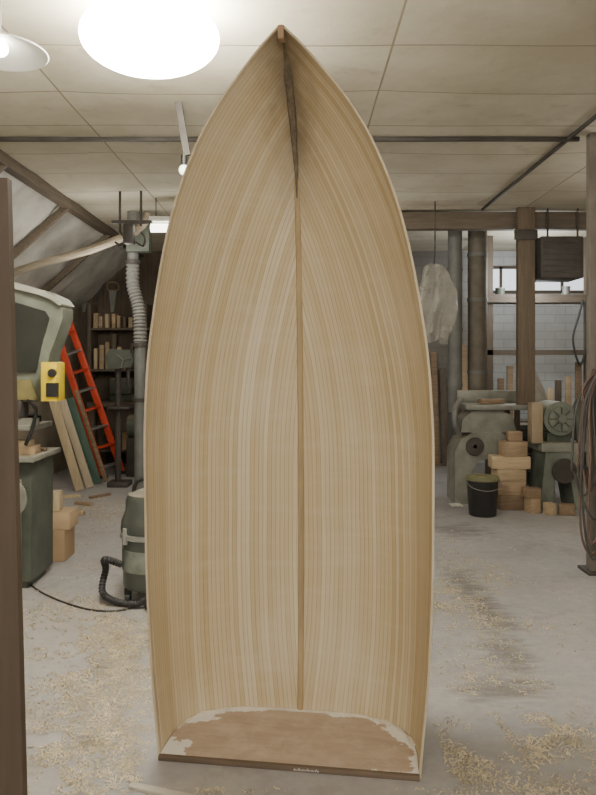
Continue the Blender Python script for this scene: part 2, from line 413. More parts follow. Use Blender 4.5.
def transom_mat():
    t = NT('transom_inner'); at = t.new('ShaderNodeAttribute'); at.attribute_name = 'edge'; s_ = at.outputs['Fac']
    n = t.noise(t.coords(), 9, 5, .7); n2 = t.noise(t.coords((1.5, 10, 10)), 3, 5); n3 = t.noise(t.coords((1, 1, 1)), 5.5, 2)
    c = t.ramp(n2, (.3, lin((174, 153, 134))), (.7, lin((192, 173, 154))))
    c = t.mix(t.ramp(n, (.45, 0.0), (.7, .6)), c, lin((210, 198, 182)))
    f = t.math('MULTIPLY', t.math('ADD', t.math('MULTIPLY', s_, .62), t.math('MULTIPLY_ADD', n, .55, t.math('MULTIPLY', n3, .55))), .72)
    c = t.mix(t.ramp(f, (.850, 0.0), (.862, 1.0)), c, lin((238, 236, 230)))
    t.base(c); t.b.inputs['Roughness'].default_value = .6; return t.m
m = MB(); al = m.bm.verts.layers.float.new('edge'); cpt = Vector((0, .17)); out = []
for j in range(NTH+1): out.append(Vector(sec(0, math.pi*j/NTH)))
nb = len(out)
for j in range(1, 40): out.append(out[NTH].lerp(out[0], j/40))
NR = 14; rings = []
for k in range(1, NR+1):
    s_ = k/NR; ring = []
    for idx, p in enumerate(out):
        q = cpt.lerp(p, s_); v = m.bm.verts.new((q.x, q.y, .018))
        cor = min(1, abs(q.x)/.46)
        v[al] = s_*(1.0 + .16*cor) if idx < nb else s_*(.70+.50*cor**2)
        ring.append(v)
    rings.append(ring)
cv = m.bm.verts.new((cpt.x, cpt.y, .018)); no = len(out)
for j in range(no):
    m.bm.faces.new((cv, rings[0][j], rings[0][(j+1) % no]))
    for k in range(NR-1): m.bm.faces.new((rings[k][j], rings[k+1][j], rings[k+1][(j+1) % no], rings[k][(j+1) % no]))
low = []
for p in out:
    v = m.bm.verts.new((p.x, p.y, .001)); v[al] = .6; low.append(v)
for j in range(no): m.bm.faces.new((rings[-1][j], low[j], low[(j+1) % no], rings[-1][(j+1) % no]))
m.bm.faces.new(low)
m.build('transom', transom_mat(), boat, local=True)['label'] = 'pinkish tan transom board with smears of white filler'
m = MB(); pts = []
for j in range(8, NTH-7):
    a = sec(.03, math.pi*j/NTH); q = Vector((a[0], a[1])).lerp(cpt, .012)
    pts.append((q.x, q.y, .020))
m.tube(pts, lambda t: .007+.010*noise.noise(Vector((t*14, 0, 0))), 8, smooth=1)
m.build('filler_fillet', mat('white_filler', (216, 207, 190), .7, var=.2, scale=12), boat, local=True)
m = MB(); m.box((0, -.009, .0095), (.966, .018, .019), bev=.002)
m.build('transom_edge', wood('transom_edge_wood', (116, 100, 84), 'X', .3), boat, local=True)['label'] = 'dark raw edge of the transom'
m = MB()
for k in range(6):
    x = .03+.016*k
    m.tube([(x, -.0195, .005), (x+.003, -.0195, .012+.003*(k % 2)), (x+.008, -.0195, .006), (x+.012, -.0195, .011)], .0012, 5)
m.build('chalk_mark', M_white, boat, local=True)

# ------------------------------------------------------------------ near brown sheet at the left
m = MB(); m.prism([(-1.4, .0), (-.738, 0), (-.789, 1.995), (-1.4, 2.0)], 1.9, 1.93)
tag(m.build('plywood_sheet', wood('dark_brown_sheet', (92, 78, 66), 'Z', .12)), 'tall dark brown wooden sheet standing at the near left edge', 'board')

# ------------------------------------------------------------------ left machine
Yf = 4.55
mc = thing('woodworking_machine', 'large grey-green woodworking machine with angled hood and yellow switch, by the near sheet', 'machine', (-2.0, 4.75, 0))
MB().bb(-2.4, -1.74, Yf+.02, 4.98, .05, .84, .012).bb(-2.36, -1.78, Yf+.05, 4.94, 0, .05).build('cabinet', M_green2, mc)
d = MB().bb(-2.25, -1.80, Yf, Yf+.02, .12, .72, .006).build('door', M_green, mc)
MB().cyl((-1.85, Yf-.03, .45), (-1.85, Yf+.005, .45), .018).build('knob', M_black, d)
MB().bb(-2.45, -1.70, Yf-.05, 5.02, .84, .875, .006).build('table_top', M_cast, mc)
MB().bb(-2.4, -2.0, Yf+.12, 4.95, .875, 1.28, .01).build('column', M_green2, mc)
MB().bb(-2.4, -1.72, Yf, 4.9, 1.04, 1.075, .004).bb(-2.4, -1.70, Yf+.02, Yf+.05, 1.075, 1.12).build('work_table', M_cast, mc)
H = [(-60, 284), (4, 285), (40, 295), (54, 301), (61, 308), (61, 318), (55, 336), (48, 354), (44, 376), (42, 402), (-60, 404)]
MB().prism([(X(a, Yf), Z(b, Yf)) for a, b in H], Yf+.03, Yf+.24).build('hood', M_green, mc)
MB().prism([(X(a, Yf), Z(b, Yf)) for a, b in [(-60, 278), (4, 279), (42, 290), (57, 297), (62, 304), (60, 306), (52, 300), (40, 295), (3, 286), (-60, 286)]], Yf-.01, Yf+.26).build('hood_lid', mat('lid_pale', (172, 176, 163), .4, var=.12), mc)
MB().prism([(X(a, Yf), Z(b, Yf)) for a, b in [(-50, 300), (8, 300), (44, 311), (48, 318), (40, 346), (35, 372), (-50, 374)]], Yf+.012, Yf+.035).build('recess_shade', mat('recess_shade_tone', (48, 50, 45), .5, var=.2), mc)  # flat dark piece whose colour stands in for the hood's shaded recess
MB().prism([(X(a, Yf), Z(b, Yf)) for a, b in [(-50, 380), (30, 380), (38, 400), (-50, 400)]], Yf, Yf+.035).build('blade_guard', mat('guard_olive', (130, 122, 80), .5, var=.3), mc)
MB().bb(-2.0, -1.80, Yf+.0, Yf+.14, 1.12, 1.24, .01).build('arbor', M_iron, mc)
MB().tube([(-1.76, 4.56, 1.24), (-1.70, 4.54, 1.18), (-1.72, 4.53, 1.05), (-1.76, 4.52, .95)], .012, 8).build('flexible_conduit', M_black, mc)
sw = MB().bb(X(44, 4.5), X(60, 4.5), 4.44, 4.6, Z(401, 4.5), Z(362, 4.5), .008).build('switch_box', M_yellow, mc)
MB().cyl((X(52, 4.43), 4.445, Z(373, 4.43)), (X(52, 4.43), 4.42, Z(373, 4.43)), .026).build('button', M_black, sw)
MB().bb(X(46, 4.43), X(58, 4.43), 4.43, 4.445, Z(397, 4.43), Z(383, 4.43)).build('button', M_black, sw)
MB().lathe([(.0, 0), (.11, 0), (.12, .015), (.12, .03), (.1, .035), (0, .035)], (-1.84, Yf-.08, .62), 28, Matrix.Rotation(math.pi/2, 4, 'X')).build('hand_wheel', M_cast, mc)
tag(MB().bb(-1.93, -1.74, 4.62, 4.74, .876, .93, .004).build('wood_block', M_tan), 'tan wood block lying on the lower table of the machine with yellow switch', 'wood block')
tag(MB().bb(-1.90, -1.78, 4.63, 4.73, .931, .965, .004).build('wood_block', M_pale), 'small pale block on top of the tan block on the machine lower table', 'wood block')
tag(MB().bar((-1.98, 4.85, .885), (-1.73, 4.80, .885), .04, .016).build('wood_offcut', M_tan2), 'flat brown offcut lying at the back of the machine lower table', 'wood offcut')
o = thing('dustpan', 'small black dustpan lying on the machine work table', 'dustpan', (-1.84, 4.74, 1.077))
MB().bb(-1.92, -1.76, 4.70, 4.80, 1.077, 1.083).bb(-1.92, -1.76, 4.795, 4.80, 1.083, 1.12).build('pan', M_black, o); MB().bar((-1.84, 4.8, 1.11), (-1.84, 4.88, 1.13), .025, .02, .004).build('handle', M_black, o)

def carton(name, x0, x1, y0, y1, z0, z1, label, m_, group='cartons stacked beside the machine'):
    o = thing(name, label, 'box', ((x0+x1)/2, (y0+y1)/2, z0), 0, group)
    MB().bb(x0, x1, y0, y1, z0, z1-.004, .004).build('body', m_, o)
    MB().bb(x0+.002, (x0+x1)/2-.002, y0+.002, y1-.002, z1-.004, z1).build('flap', m_, o)
    MB().bb((x0+x1)/2+.002, x1-.002, y0+.002, y1-.002, z1-.004, z1).build('flap', m_, o)
    return o
carton('cardboard_box', -2.03, -1.735, 5.20, 5.44, 0, .235, 'brown cardboard box on the floor, lower of two beside the machine', M_card)
carton('cardboard_box', -2.05, -1.70, 5.21, 5.42, .236, .36, 'flat tan box resting on the lower cardboard box beside the machine', mat('card_light', (188, 164, 131), .85, var=.1))
tag(MB().box((-1.9, 5.31, .433), (.2, .1, .145), (0, 0, .1), .004).build('wood_block', M_pale), 'pale wood block on top of the two stacked boxes', 'wood block')

pts = [(X(10, 4.5), 4.50, .5), (X(14, 4.45), 4.45, .15)] + [Vector((X(a, G(b)), G(b), .008)) for a, b in ((20, 575), (36, 590), (60, 602), (90, 611), (118, 612), (140, 606), (146, 599))]
tag(MB().tube(pts, .006, 6, smooth=6).build('power_cord', M_rubber), 'thin grey power cord looping over the floor from machine to vacuum', 'cord')

# ------------------------------------------------------------------ vacuum
vx, vy = -.92, 4.42
vc = thing('shop_vacuum', 'dark green-grey drum vacuum cleaner with black hose, behind the left edge of the boat', 'vacuum cleaner', (vx, vy, 0))
MB().lathe([(.0, .09), (.175, .09), (.18, .11), (.185, .40), (.19, .41), (.19, .43), (0, .43)], (vx, vy, 0)).build('drum', mat('vacuum_drum', (86, 93, 87), .35, 0, var=.12, dust=.3), vc)
MB().lathe([(.19, .43), (.195, .45), (.19, .5), (.165, .56), (.165, .62), (.15, .66), (.06, .69), (0, .69)], (vx, vy, 0)).build('motor_head', mat('vacuum_head', (76, 82, 78), .4, var=.15, dust=.5), vc)
MB().tube([(vx-.12, vy, .63), (vx-.10, vy, .73), (vx, vy, .755), (vx+.10, vy, .73), (vx+.12, vy, .63)], .014, 8).build('handle', M_black, vc)
MB().lathe([(.19, .395), (.2, .40), (.2, .425), (.19, .43)], (vx, vy, 0)).build('clamp_ring', M_alu, vc)
for a in (-2.4, -.7): MB().bb(vx+.185*math.cos(a)-.015, vx+.185*math.cos(a)+.015, vy+.19*math.sin(a)-.02, vy+.19*math.sin(a)+.02, .37, .47, .004).build('latch', M_alu, vc)
for a in (-2.5, -.6, .9, 2.3):
    cx, cy = vx+.16*math.cos(a), vy+.16*math.sin(a)
    cs = MB().bb(cx-.02, cx+.02, cy-.02, cy+.02, .055, .095).build('caster', M_black, vc)
    MB().cyl((cx-.014, cy, .032), (cx+.014, cy, .032), .032, n=18).build('wheel', M_rubber, cs)
MB().lathe([(.181, .2), (.187, .2), (.187, .33), (.181, .33)], (vx, vy, 0), 36).build('label_band', mat('dull_label', (124, 130, 122), .5, var=.3, scale=14), vc)
hp = [(vx-.17, vy-.1, .24), (vx-.26, vy-.14, .28), (X(103, 4.3), 4.36, .2), (X(100, 4.25), 4.3, .08), (X(112, 4.2), 4.26, .032), (X(132, 4.15), 4.22, .03), (X(146, 4.2), 4.22, .05), (X(150, 4.2), 4.16, .03)]
MB().tube(hp, lambda t: .021+.002*math.sin(t*330), 10, smooth=24).build('hose', M_rubber, vc)

# ------------------------------------------------------------------ ladder
Lb, Rb = Vector((X(104, 8.85), 8.85, 0)), Vector((X(123, 9.25), 9.25, 0))
Lt, Rt = P(54, 324, 8.95), P(68, 318, 9.2)
ld = thing('step_ladder', 'tall red fibreglass ladder leaning against the left wall', 'ladder', (Lb+Rb)/2)
MB().bar(Lb, Lt, .03, .085, .004, up=(1, 0, 0)).build('rail', M_red, ld)
MB().bar(Rb, Rt, .03, .085, .004, up=(1, 0, 0)).build('rail', M_red, ld)
for k in range(8):
    t = (k+.6)/8.3; MB().bar(Lb.lerp(Lt, t), Rb.lerp(Rt, t), .07, .025, .003).build('rung', M_alu if k % 2 == 0 else M_red, ld)
MB().bar(Lt+Vector((-.0, 0, .01)), Rt+Vector((0, 0, .01)), .12, .05, .005).build('top_cap', M_red, ld)
for q in (Lb, Rb): MB().box(q+Vector((0, 0, .02)), (.09, .05, .04)).build('foot', M_black, ld)

def plank(b, t, w, m_, label, grp, name='plank', th=.022, up=(0, 1, 0)):
    return tag(MB().bar(b, t, w, th, .002, up=up).build(name, m_), label, 'plank', grp)
GP = 'planks leaning by the ladder'
M_greenpl = mat('green_painted_board', (80, 106, 94), .6, var=.15)
plank(Vector((X(80, 8.0), 8.0, .01)), P(52, 396, 8.0), .10, M_pale, 'pale plank leaning beside the red ladder, leftmost of the leaning planks', GP)
plank(Vector((X(90, 8.2), 8.2, .01)), P(62, 400, 8.2), .09, wood('pale_plank_b', (206, 192, 166), 'Z', .1), 'pale whitish plank between the leftmost plank and the green board', GP)
plank(Vector((X(98, 8.45), 8.45, .01)), P(70, 398, 8.45), .09, M_greenpl, 'narrow green-painted board leaning beside the red ladder', GP)
plank(Vector((X(106, 8.6), 8.6, .01)), P(76, 390, 8.6), .05, M_tan2, 'thin brown plank leaning right beside the ladder rail', GP)

# ------------------------------------------------------------------ far left: bench, rack, offcuts
wb = thing('workbench', 'dark timber workbench against the back wall beyond the ladder', 'workbench', (-2.2, 9.8, 0))
MB().bb(-2.85, -1.3, 9.45, 10.15, .86, .93, .004).build('bench_top', M_oldtimber, wb)
for x in (-2.8, -1.36):
    for y in (9.5, 10.1): MB().bb(x-.04, x+.04, y-.04, y+.04, 0, .86).build('leg', M_oldtimberZ, wb)
MB().bb(-2.8, -1.36, 9.5, 10.1, .25, .28).build('shelf', M_oldtimber, wb)
MB().bb(-2.75, -1.4, 9.62, 9.64, .28, .86).build('back_panel', M_darkwall, wb)
o = thing('lathe', 'dark green bench machine with round headstock on the far workbench', 'machine', (-2.05, 9.75, .931))
MB().bb(-2.6, -1.6, 9.68, 9.84, .931, 1.02, .01).build('bed', M_green2, o)
MB().bb(-2.6, -2.3, 9.62, 9.88, 1.02, 1.25, .03).build('headstock', M_green2, o)
MB().cyl((-2.3, 9.75, 1.15), (-2.2, 9.75, 1.15), .09).build('faceplate', M_iron, o)
MB().bb(-1.78, -1.62, 9.66, 9.84, 1.02, 1.2, .02).build('tailstock', M_green2, o)
o = thing('bench_motor', 'dark iron floor machine standing in front of the far workbench', 'machine', (-1.95, 9.1, 0))
MB().bb(-2.2, -1.72, 8.95, 9.3, 0, .5, .02).build('base', M_iron, o)
MB().cyl((-2.2, 9.12, .64), (-1.75, 9.12, .64), .15).build('motor', M_green2, o); MB().cyl((-1.75, 9.12, .64), (-1.69, 9.12, .64), .2).build('pulley', M_iron, o)
dx = X(121, 8.3)
o = thing('drill_press', 'dark pillar drill standing between the ladder and the ribbed grey duct', 'machine', (dx-.05, 8.34, 0))
MB().bb(dx-.15, dx+.1, 8.22, 8.46, 0, .06, .01).build('base', M_iron, o)
MB().cyl((dx-.05, 8.36, .06), (dx-.05, 8.36, 1.6), .035).build('pillar', M_iron, o)
MB().bb(dx-.14, dx+.12, 8.20, 8.42, .92, .95, .005).build('table', M_iron, o)
MB().prism([(dx-.14, 1.38), (dx+.14, 1.42), (dx+.17, 1.50), (dx+.12, 1.62), (dx-.12, 1.63), (dx-.16, 1.54)], 8.22, 8.44).build('head', M_green2, o)
MB().cyl((dx+.08, 8.32, 1.42), (dx+.08, 8.32, 1.2), .022).build('chuck', M_iron, o)
for a in (.3, 2.4, 4.5): MB().cyl((dx+.05, 8.2, 1.5), (dx+.05+.1*math.cos(a), 8.18, 1.5+.1*math.sin(a)), .006).build('feed_handle', M_galv, o)
rk = thing('offcut_rack', 'timber shelf rack full of offcuts on the back wall above the workbench', 'shelf', (-2.2, 10.0, 1.3))
for z in (1.34, 1.92): MB().bb(-2.95, -1.35, 9.8, 10.15, z, z+.03).build('shelf', M_oldtimber, rk)
for x in (-2.93, -2.15, -1.38): MB().bb(x-.025, x+.025, 9.82, 10.15, 1.25, 2.3).build('upright', M_oldtimberZ, rk)
ms = [M_pale, M_tan, M_tan2, M_paleX, M_oldtimberZ]
for k in range(36):
    up_ = k >= 18; i_ = k if not up_ else k-18
    x = -2.855 + i_*.084
    zb = 1.372 if not up_ else 1.952; h = U(.22, .52) if not up_ else U(.12, .34); w = U(.04, .066)
    tl = U(-.02, .02)
    if abs(x+2.15) < .07 or x > -1.45: continue
    o = MB().box((x, U(9.9, 9.95), zb+h/2+abs(tl)*w/2), (w, U(.1, .22), h), (0, tl, 0), .003).build('wood_offcut', ms[(k*3+k//4) % 5])
    tag(o, 'wood offcut standing on the rack above the far workbench', 'wood offcut', 'offcuts on the far rack')
for k in range(5):
    x = -2.55+.26*k
    o = thing('storage_box', 'dark storage box on the lower shelf of the far workbench', 'box', (x, 9.55, .281), 0, 'boxes under the far workbench')
    MB().bb(x-.1, x+.1, 9.51, 9.61, .281, .281+.16+.05*(k % 3), .004).build('body', [M_iron, M_card, M_green2, M_tan2, M_iron][k], o)
    MB().bb(x-.103, x+.103, 9.505, 9.613, .281+.16+.05*(k % 3), .281+.18+.05*(k % 3), .003).build('lid', [M_iron, M_card, M_green2, M_tan2, M_iron][k], o)
LBH = ['old hand saw hanging on the dark back wall, leftmost of the wall tools', 'iron clamp hanging between the two hand saws', 'second hand saw hanging on the dark back wall, nearer the duct', 'small iron clamp hanging nearest the duct on the back wall']
for k, (a, b, h) in enumerate(((84, 290, 22), (97, 286, 16), (112, 290, 22), (122, 286, 14))):
    Y_ = 10.19
    o = thing('hand_saw' if k % 2 == 0 else 'clamp', LBH[k], 'tool', P(a, b, Y_))
    if k % 2 == 0:
        MB().prism([(X(a-3, Y_), Z(b, Y_)), (X(a+5, Y_), Z(b, Y_)), (X(a+2, Y_), Z(b+h, Y_)), (X(a-1, Y_), Z(b+h, Y_))], Y_-.01, Y_+.008).build('blade', M_galv, o)
        MB().tube([P(a-4, b, Y_), P(a-4, b-7, Y_), P(a+5, b-7, Y_), P(a+6, b, Y_)], .012, 6, closed=True).build('handle', M_tan2, o)
    else:
        MB().bar(P(a, b-6, Y_), P(a, b+h, Y_), .03, .02).bar(P(a, b-4, Y_), P(a+7, b-4, Y_), .03, .02).bar(P(a, b+5, Y_), P(a+7, b+5, Y_), .03, .02).build('frame', M_iron, o)
        MB().cyl(P(a+6, b-2, Y_), P(a+6, b+10, Y_), .01).build('screw', M_iron, o)
for k, (a, b, w, d_, h, r_) in enumerate(((66, 498, .3, .07, .03, .4), (84, 505, .22, .06, .03, -.5), (100, 497, .26, .05, .025, .9), (76, 515, .16, .08, .04, .1))):
    y_ = G(b); tag(MB().box((X(a, y_), y_, h/2+.001), (w, d_, h), (0, 0, r_), .003).build('wood_offcut', ms[k]), 'wood scrap lying on the floor below the leaning planks', 'wood offcut', 'scraps on the floor by the planks')

# ------------------------------------------------------------------ left extraction duct
M_duct = mat('dull_duct', (118, 119, 116), .55, .15, var=.2, dust=.3)
o = thing('extraction_duct', 'grey extraction duct with ribbed hose bend, dropping behind the left edge of the boat', 'duct', (X(140, 7.5), 7.5, 0))
MB().cyl((X(133, 7.5), 7.5, CZ), (X(133, 7.5), 7.5, Z(262, 7.5)), .06).build('drop_pipe', M_duct, o)
MB().tube([P(133, 262, 7.5), P(133, 285, 7.5), P(138, 305, 7.5), P(140, 325, 7.5), P(140, 345, 7.5)], lambda t: .068+.008*math.sin(t*150), 14, smooth=24).build('flexible_hose', M_duct, o)
MB().cyl(P(140, 345, 7.5), (X(140, 7.5), 7.5, 0), .06).build('lower_pipe', M_duct, o)
for b in (230, 262, 345, 400): MB().cyl(P(133 if b < 300 else 140, b-2, 7.5), P(133 if b < 300 else 140, b+2, 7.5), .08).build('clamp_ring', M_iron, o)
MB().bb(X(127, 7.4), X(150, 7.4), 7.35, 7.5, Z(252, 7.4), Z(222, 7.4), .01).build('damper_box', M_green2, o)
o = thing('hanging_hoist', 'dark iron bracket with hanging hooks under the ceiling left of the boat', 'bracket', (X(125, 6.6), 6.6, CZ))
for a, b in ((120, 232), (141, 226)): MB().cyl((X(a, 6.6), 6.6, CZ), P(a, b, 6.6), .012).build('rod', M_iron, o)
MB().bar(P(112, 222, 6.6), P(152, 222, 6.6), .03, .03).build('cross_bar', M_iron, o)
for a in (120, 141): MB().tube([P(a, 232, 6.6), P(a+4, 238, 6.6), P(a+2, 246, 6.6), P(a-5, 242, 6.6)], .011, 6).build('hook', M_iron, o)
MB().bb(X(124, 6.6), X(134, 6.6), 6.56, 6.66, Z(244, 6.6), Z(224, 6.6), .01).build('pulley_block', M_iron, o)
o = thing('strip_light', 'short lit fluorescent strip light at the left edge of the boat', 'light', P(168, 226, 6.9))
MB().bb(X(150, 6.9), X(215, 6.9), 6.85, 6.97, Z(222, 6.9), Z(217, 6.9), .004).build('housing', M_white, o)
MB().cyl(P(151, 228, 6.9), P(214, 228, 6.9), .042).build('tube', emit('tube_glow', (1, .96, .85), 6), o)
for a in (156, 208): MB().cyl(P(a, 218, 6.9), (X(a, 6.9), 6.9, CZ), .005).build('chain', M_iron, o)

# ------------------------------------------------------------------ right: pipes and posts
post = thing('steel_post', 'grey steel post from floor to ceiling at the near right edge', 'post', (2.09, 4.95, 0))
MB().bb(2.045, 2.115, 4.9, 4.97, .02, CZ, .004).build('shaft', mat('post_grey', (124, 117, 108), .6, .1, var=.2), post)
MB().bb(2.02, 2.2, 4.86, 5.06, 0, .02, .003).build('base_plate', M_iron, post)
ch = thing('cable_coil', 'long loose loops of thin brown and grey cable hanging on the steel post', 'cable', (2.03, 4.8, 1.4))
MB().tube([(2.07, 4.90, 1.43), (2.05, 4.80, 1.41), (2.05, 4.74, 1.46)], .01, 8).build('hook', M_iron, ch)
M_bh = mat('brown_cable', (112, 90, 80), .5, var=.2); M_gh = mat('grey_cable', (78, 76, 74), .5, var=.2)
for k in range(8):
    cx = 2.00+U(-.05, .03); w = U(.03, .11); zb = U(.12, .7); yo = 4.85-.016*k
    MB().tube([(2.055+U(-.01, .01), yo, 1.43), (cx-w*.6, yo, 1.2), (cx-w+U(-.03, .02), yo-.02, .8), (cx-w*.8, yo, zb+.16), (cx+U(-.02, .02), yo, zb), (cx+w*.8, yo, zb+.14), (cx+w+U(-.02, .03), yo-.02, .85), (cx+w*.6, yo, 1.25)], .0085, 8, closed=True, smooth=6).build('cable_loop', M_gh if k % 2 else M_bh, ch)
MB().tube([(2.04, 4.79, 1.42), (1.94, 4.77, 1.3), (1.97, 4.77, 1.1), (1.92, 4.77, .9), (1.97, 4.76, .6)], .007, 8, smooth=6).build('cable_tail', M_bh, ch)

def duct(pxl, pxr, Y_, ytop, ybot, label, rgbmat, bands, zt=None):
    xc = X((pxl+pxr)/2, Y_); r = (pxr-pxl)/2*Y_/F; zt = zt or Z(ytop, Y_); zb = Z(ybot, Y_)
    o = thing('extraction_pipe', label, 'pipe', (xc, Y_, zb), 0, 'grey extraction pipes')
    MB().cyl((xc, Y_, zb), (xc, Y_, zt), r, n=28).build('pipe', rgbmat, o)
    for b in bands: MB().cyl((xc, Y_, Z(b, Y_)-.02), (xc, Y_, Z(b, Y_)+.02), r+.008, n=28).build('collar', M_duct, o)
    return o
duct(448, 462, 7.95, 0, 412, 'thinner grey extraction pipe dropping from the ceiling beam', M_duct, (270, 330, 385), zt=CZ)
duct(468, 487, 8.0, 0, 408, 'thicker dusty grey extraction pipe beside the thinner one', mat('dusty_pipe', (112, 106, 95), .6, .15, var=.3), (255, 300, 372), zt=CZ)
Yj = 7.3
o = thing('timber_post', 'brown square timber post rising from the planing machine table to the ceiling', 'post', (X(525, 7.34), 7.34, Z(405, Yj)))
MB().bb(X(517, 7.34), X(534, 7.34), 7.30, 7.38, Z(405, Yj)+.001, CZ, .004).build('shaft', wood('post_timber', (114, 100, 84), 'Z'), o)
MB().bb(X(514, 7.3), X(537, 7.3), 7.27, 7.30, Z(240, 7.3), Z(230, 7.3), .003).build('bracket', M_iron, o)
o = thing('wall_heater', 'dark boxy heater hanging under the ceiling beam at right', 'heater', (X(560, 7.3), 7.3, 2.3))
MB().bb(X(541, 7.2), X(584, 7.2), 7.2, 7.6, Z(278, 7.2), Z(236, 7.2), .015).build('case', M_iron, o)
for k in range(6): MB().bb(X(545, 7.2), X(580, 7.2), 7.185, 7.2, Z(272-6*k, 7.2), Z(271-6*k, 7.2)).build('louvre', M_iron, o)
for a in (548, 578): MB().cyl((X(a, 7.35), 7.36, Z(238, 7.2)), (X(a, 7.35), 7.36, CZ), .01).build('hanger', M_iron, o)

m = MB(); NN = 48; rings = []; ctr = P(434, 300, 7.0)
for i in range(25):
    t = i/24; z = .36-.74*t
    wx = .07+.10*min(1, t*1.8)**.7 - .05*max(0, t-.7)*3; wy = .03+.06*min(1, t*1.5)
    ring = []
    for k in range(NN):
        a = 2*math.pi*k/NN; f = 1+.24*math.cos(5*a+t*1.5)+.14*math.cos(9*a+2)
        ring.append(m.bm.verts.new(ctr+Vector((wx*f*math.cos(a)+.03*math.sin(t*5), wy*f*math.sin(a), z+.05*math.sin(3*a)*t))))
    rings.append(ring)
for A, B in zip(rings, rings[1:]):
    for k in range(NN): m.bm.faces.new((A[k], A[(k+1) % NN], B[(k+1) % NN], B[k]))
m.bm.faces.new(rings[0]); m.jitter(.025, 9)
pm = NT('cloudy_plastic'); pm.base(pm.ramp(pm.noise(pm.coords(), 5), (.3, lin((150, 147, 136))), (.7, lin((198, 195, 184))))); pm.b.inputs['Roughness'].default_value = .3
pm.b.inputs['Alpha'].default_value = .45
o = thing('plastic_sack', 'crumpled cloudy translucent plastic sack hanging just right of the boat', 'sack', ctr)
m.build('bag', pm.m, o); MB().tube([P(434, 268, 7.0), P(435, 240, 7.0), (X(435, 7.0), 7.0, CZ)], .008, 6).build('cord', M_iron, o)

fr = thing('shelf_unit', 'dark timber shelf unit in front of the pale brick wall', 'shelf', (X(538, 9), 9.0, 0))
for a in (489, 588): MB().bb(X(a-3, 9), X(a+3, 9), 8.95, 9.05, 0, CZ).build('upright', M_oldtimberZ, fr)
MB().bb(X(486, 9), X(592, 9), 8.9, 9.2, Z(303, 9), Z(295, 9)).build('rail', M_oldtimber, fr)
MB().bb(X(486, 9), X(592, 9), 8.95, 9.05, Z(355, 9), Z(350, 9)).build('rail', M_oldtimber, fr)
MB().bb(X(486, 9), X(592, 9), 8.8, 9.2, Z(425, 9), Z(420, 9)).build('shelf', M_oldtimber, fr)
MB().bb(X(490, 9), X(586, 9), 9.1, 9.12, 0.02, Z(425, 9)).build('back_panel', M_darkwall, fr)  # dark panel added to keep the background below the machines dark
w_ = MB().bb(X(470, YB), X(592, YB), YB-.03, YB-.005, Z(292, YB), Z(268, YB)); struct(w_, 'window_1', emit('window_pane', (.82, .87, .93), 1.2))
fm = MB()
for a in (470, 500, 531, 561, 592): fm.bb(X(a, YB)-.02, X(a, YB)+.02, YB-.05, YB-.005, Z(293, YB), Z(267, YB))
for b in (268, 292): fm.bb(X(469, YB), X(593, YB), YB-.05, YB-.005, Z(b, YB)-.02, Z(b, YB)+.02)
struct(fm, 'trim_1', M_oldtimber)
for k, (a, b, dsc, mm) in enumerate(((500, 378, 'brown board standing on the shelf unit, leftmost', M_tan2), (509, 366, 'tan board standing second on the shelf unit', M_tan), (549, 388, 'short pale board standing on the shelf unit right of the cloth bag', M_pale), (557, 380, 'dark board standing on the shelf unit between the short pale board and the honey board', M_oldtimberZ), (567, 376, 'honey-coloured board standing on the shelf unit near the belt-driven machine', M_paleX), (577, 362, 'narrow brown board standing on the shelf unit by its right upright', M_tan2))):
    tag(MB().box((X(a, 9.1), 9.06, (Z(420, 9)+Z(b, 9.1))/2), (.08, .03, Z(b, 9.1)-Z(420, 9)-.002), (0, 0, 0), .002).build('board', mm), dsc, 'board', 'boards on the shelf unit')
for k, (a, w) in enumerate(((500, .12), (566, .1))):
    o = thing('storage_tin', ['small green tin at the left end of the shelf unit top rail', 'narrow grey tin at the right of the shelf unit top rail'][k], 'tin', (X(a, 9.05), 9.05, Z(295, 9)), 0, 'tins on the shelf unit rail')
    MB().cyl((X(a, 9.05), 9.05, Z(295, 9)+.001), (X(a, 9.05), 9.05, Z(295, 9)+.08+.02*k), w/2).build('body', [M_green2, M_galv][k], o)
    MB().cyl((X(a, 9.05), 9.05, Z(295, 9)+.08+.02*k), (X(a, 9.05), 9.05, Z(295, 9)+.095+.02*k), w/2+.004).build('lid', M_galv, o)
tag(MB().tube([P(583, 300, 8.85), P(579, 315, 8.85), P(573, 340, 8.85), P(580, 365, 8.85), P(586, 345, 8.85), P(585, 318, 8.85), P(584, 302, 8.85)], .014, 8, smooth=6).build('hanging_cable', M_rubber), 'black cable loop hanging by the right upright of the shelf unit', 'cable')
for k, (a, b, mm, dsc) in enumerate(((436, 352, M_tan2, 'brown board leaning on the back wall just right of the boat'), (445, 368, M_oldtimberZ, 'dark board leaning on the back wall, second right of the boat'), (466, 345, M_tan, 'tan board leaning on the back wall between the two grey pipes'))):
    plank(Vector((X(a, 9.9), 9.85, .01)), P(a-2.5, b, 10.15), .09, mm, dsc, 'boards leaning on the back wall')
o = thing('added_dark_cabinet', 'low dark steel cabinet added to darken the gap between the planing machine and the belt-driven machine', 'cabinet', (X(532, 8.5), 8.55, 0))  # cabinet put in to darken the gap between the machines
MB().bb(X(518, 8.5), X(550, 8.5), 8.4, 8.75, .03, .72, .008).bb(X(519, 8.5), X(549, 8.5), 8.42, 8.73, 0, .03).build('body', M_green2, o)
for k in range(3):
    dr = MB().bb(X(520, 8.4), X(547, 8.4), 8.385, 8.4, .08+.21*k, .26+.21*k, .003).build('drawer', M_iron, o)
    MB().bar((X(528, 8.37), 8.372, .17+.21*k), (X(540, 8.37), 8.372, .17+.21*k), .012, .012).build('drawer_handle', M_galv, dr)

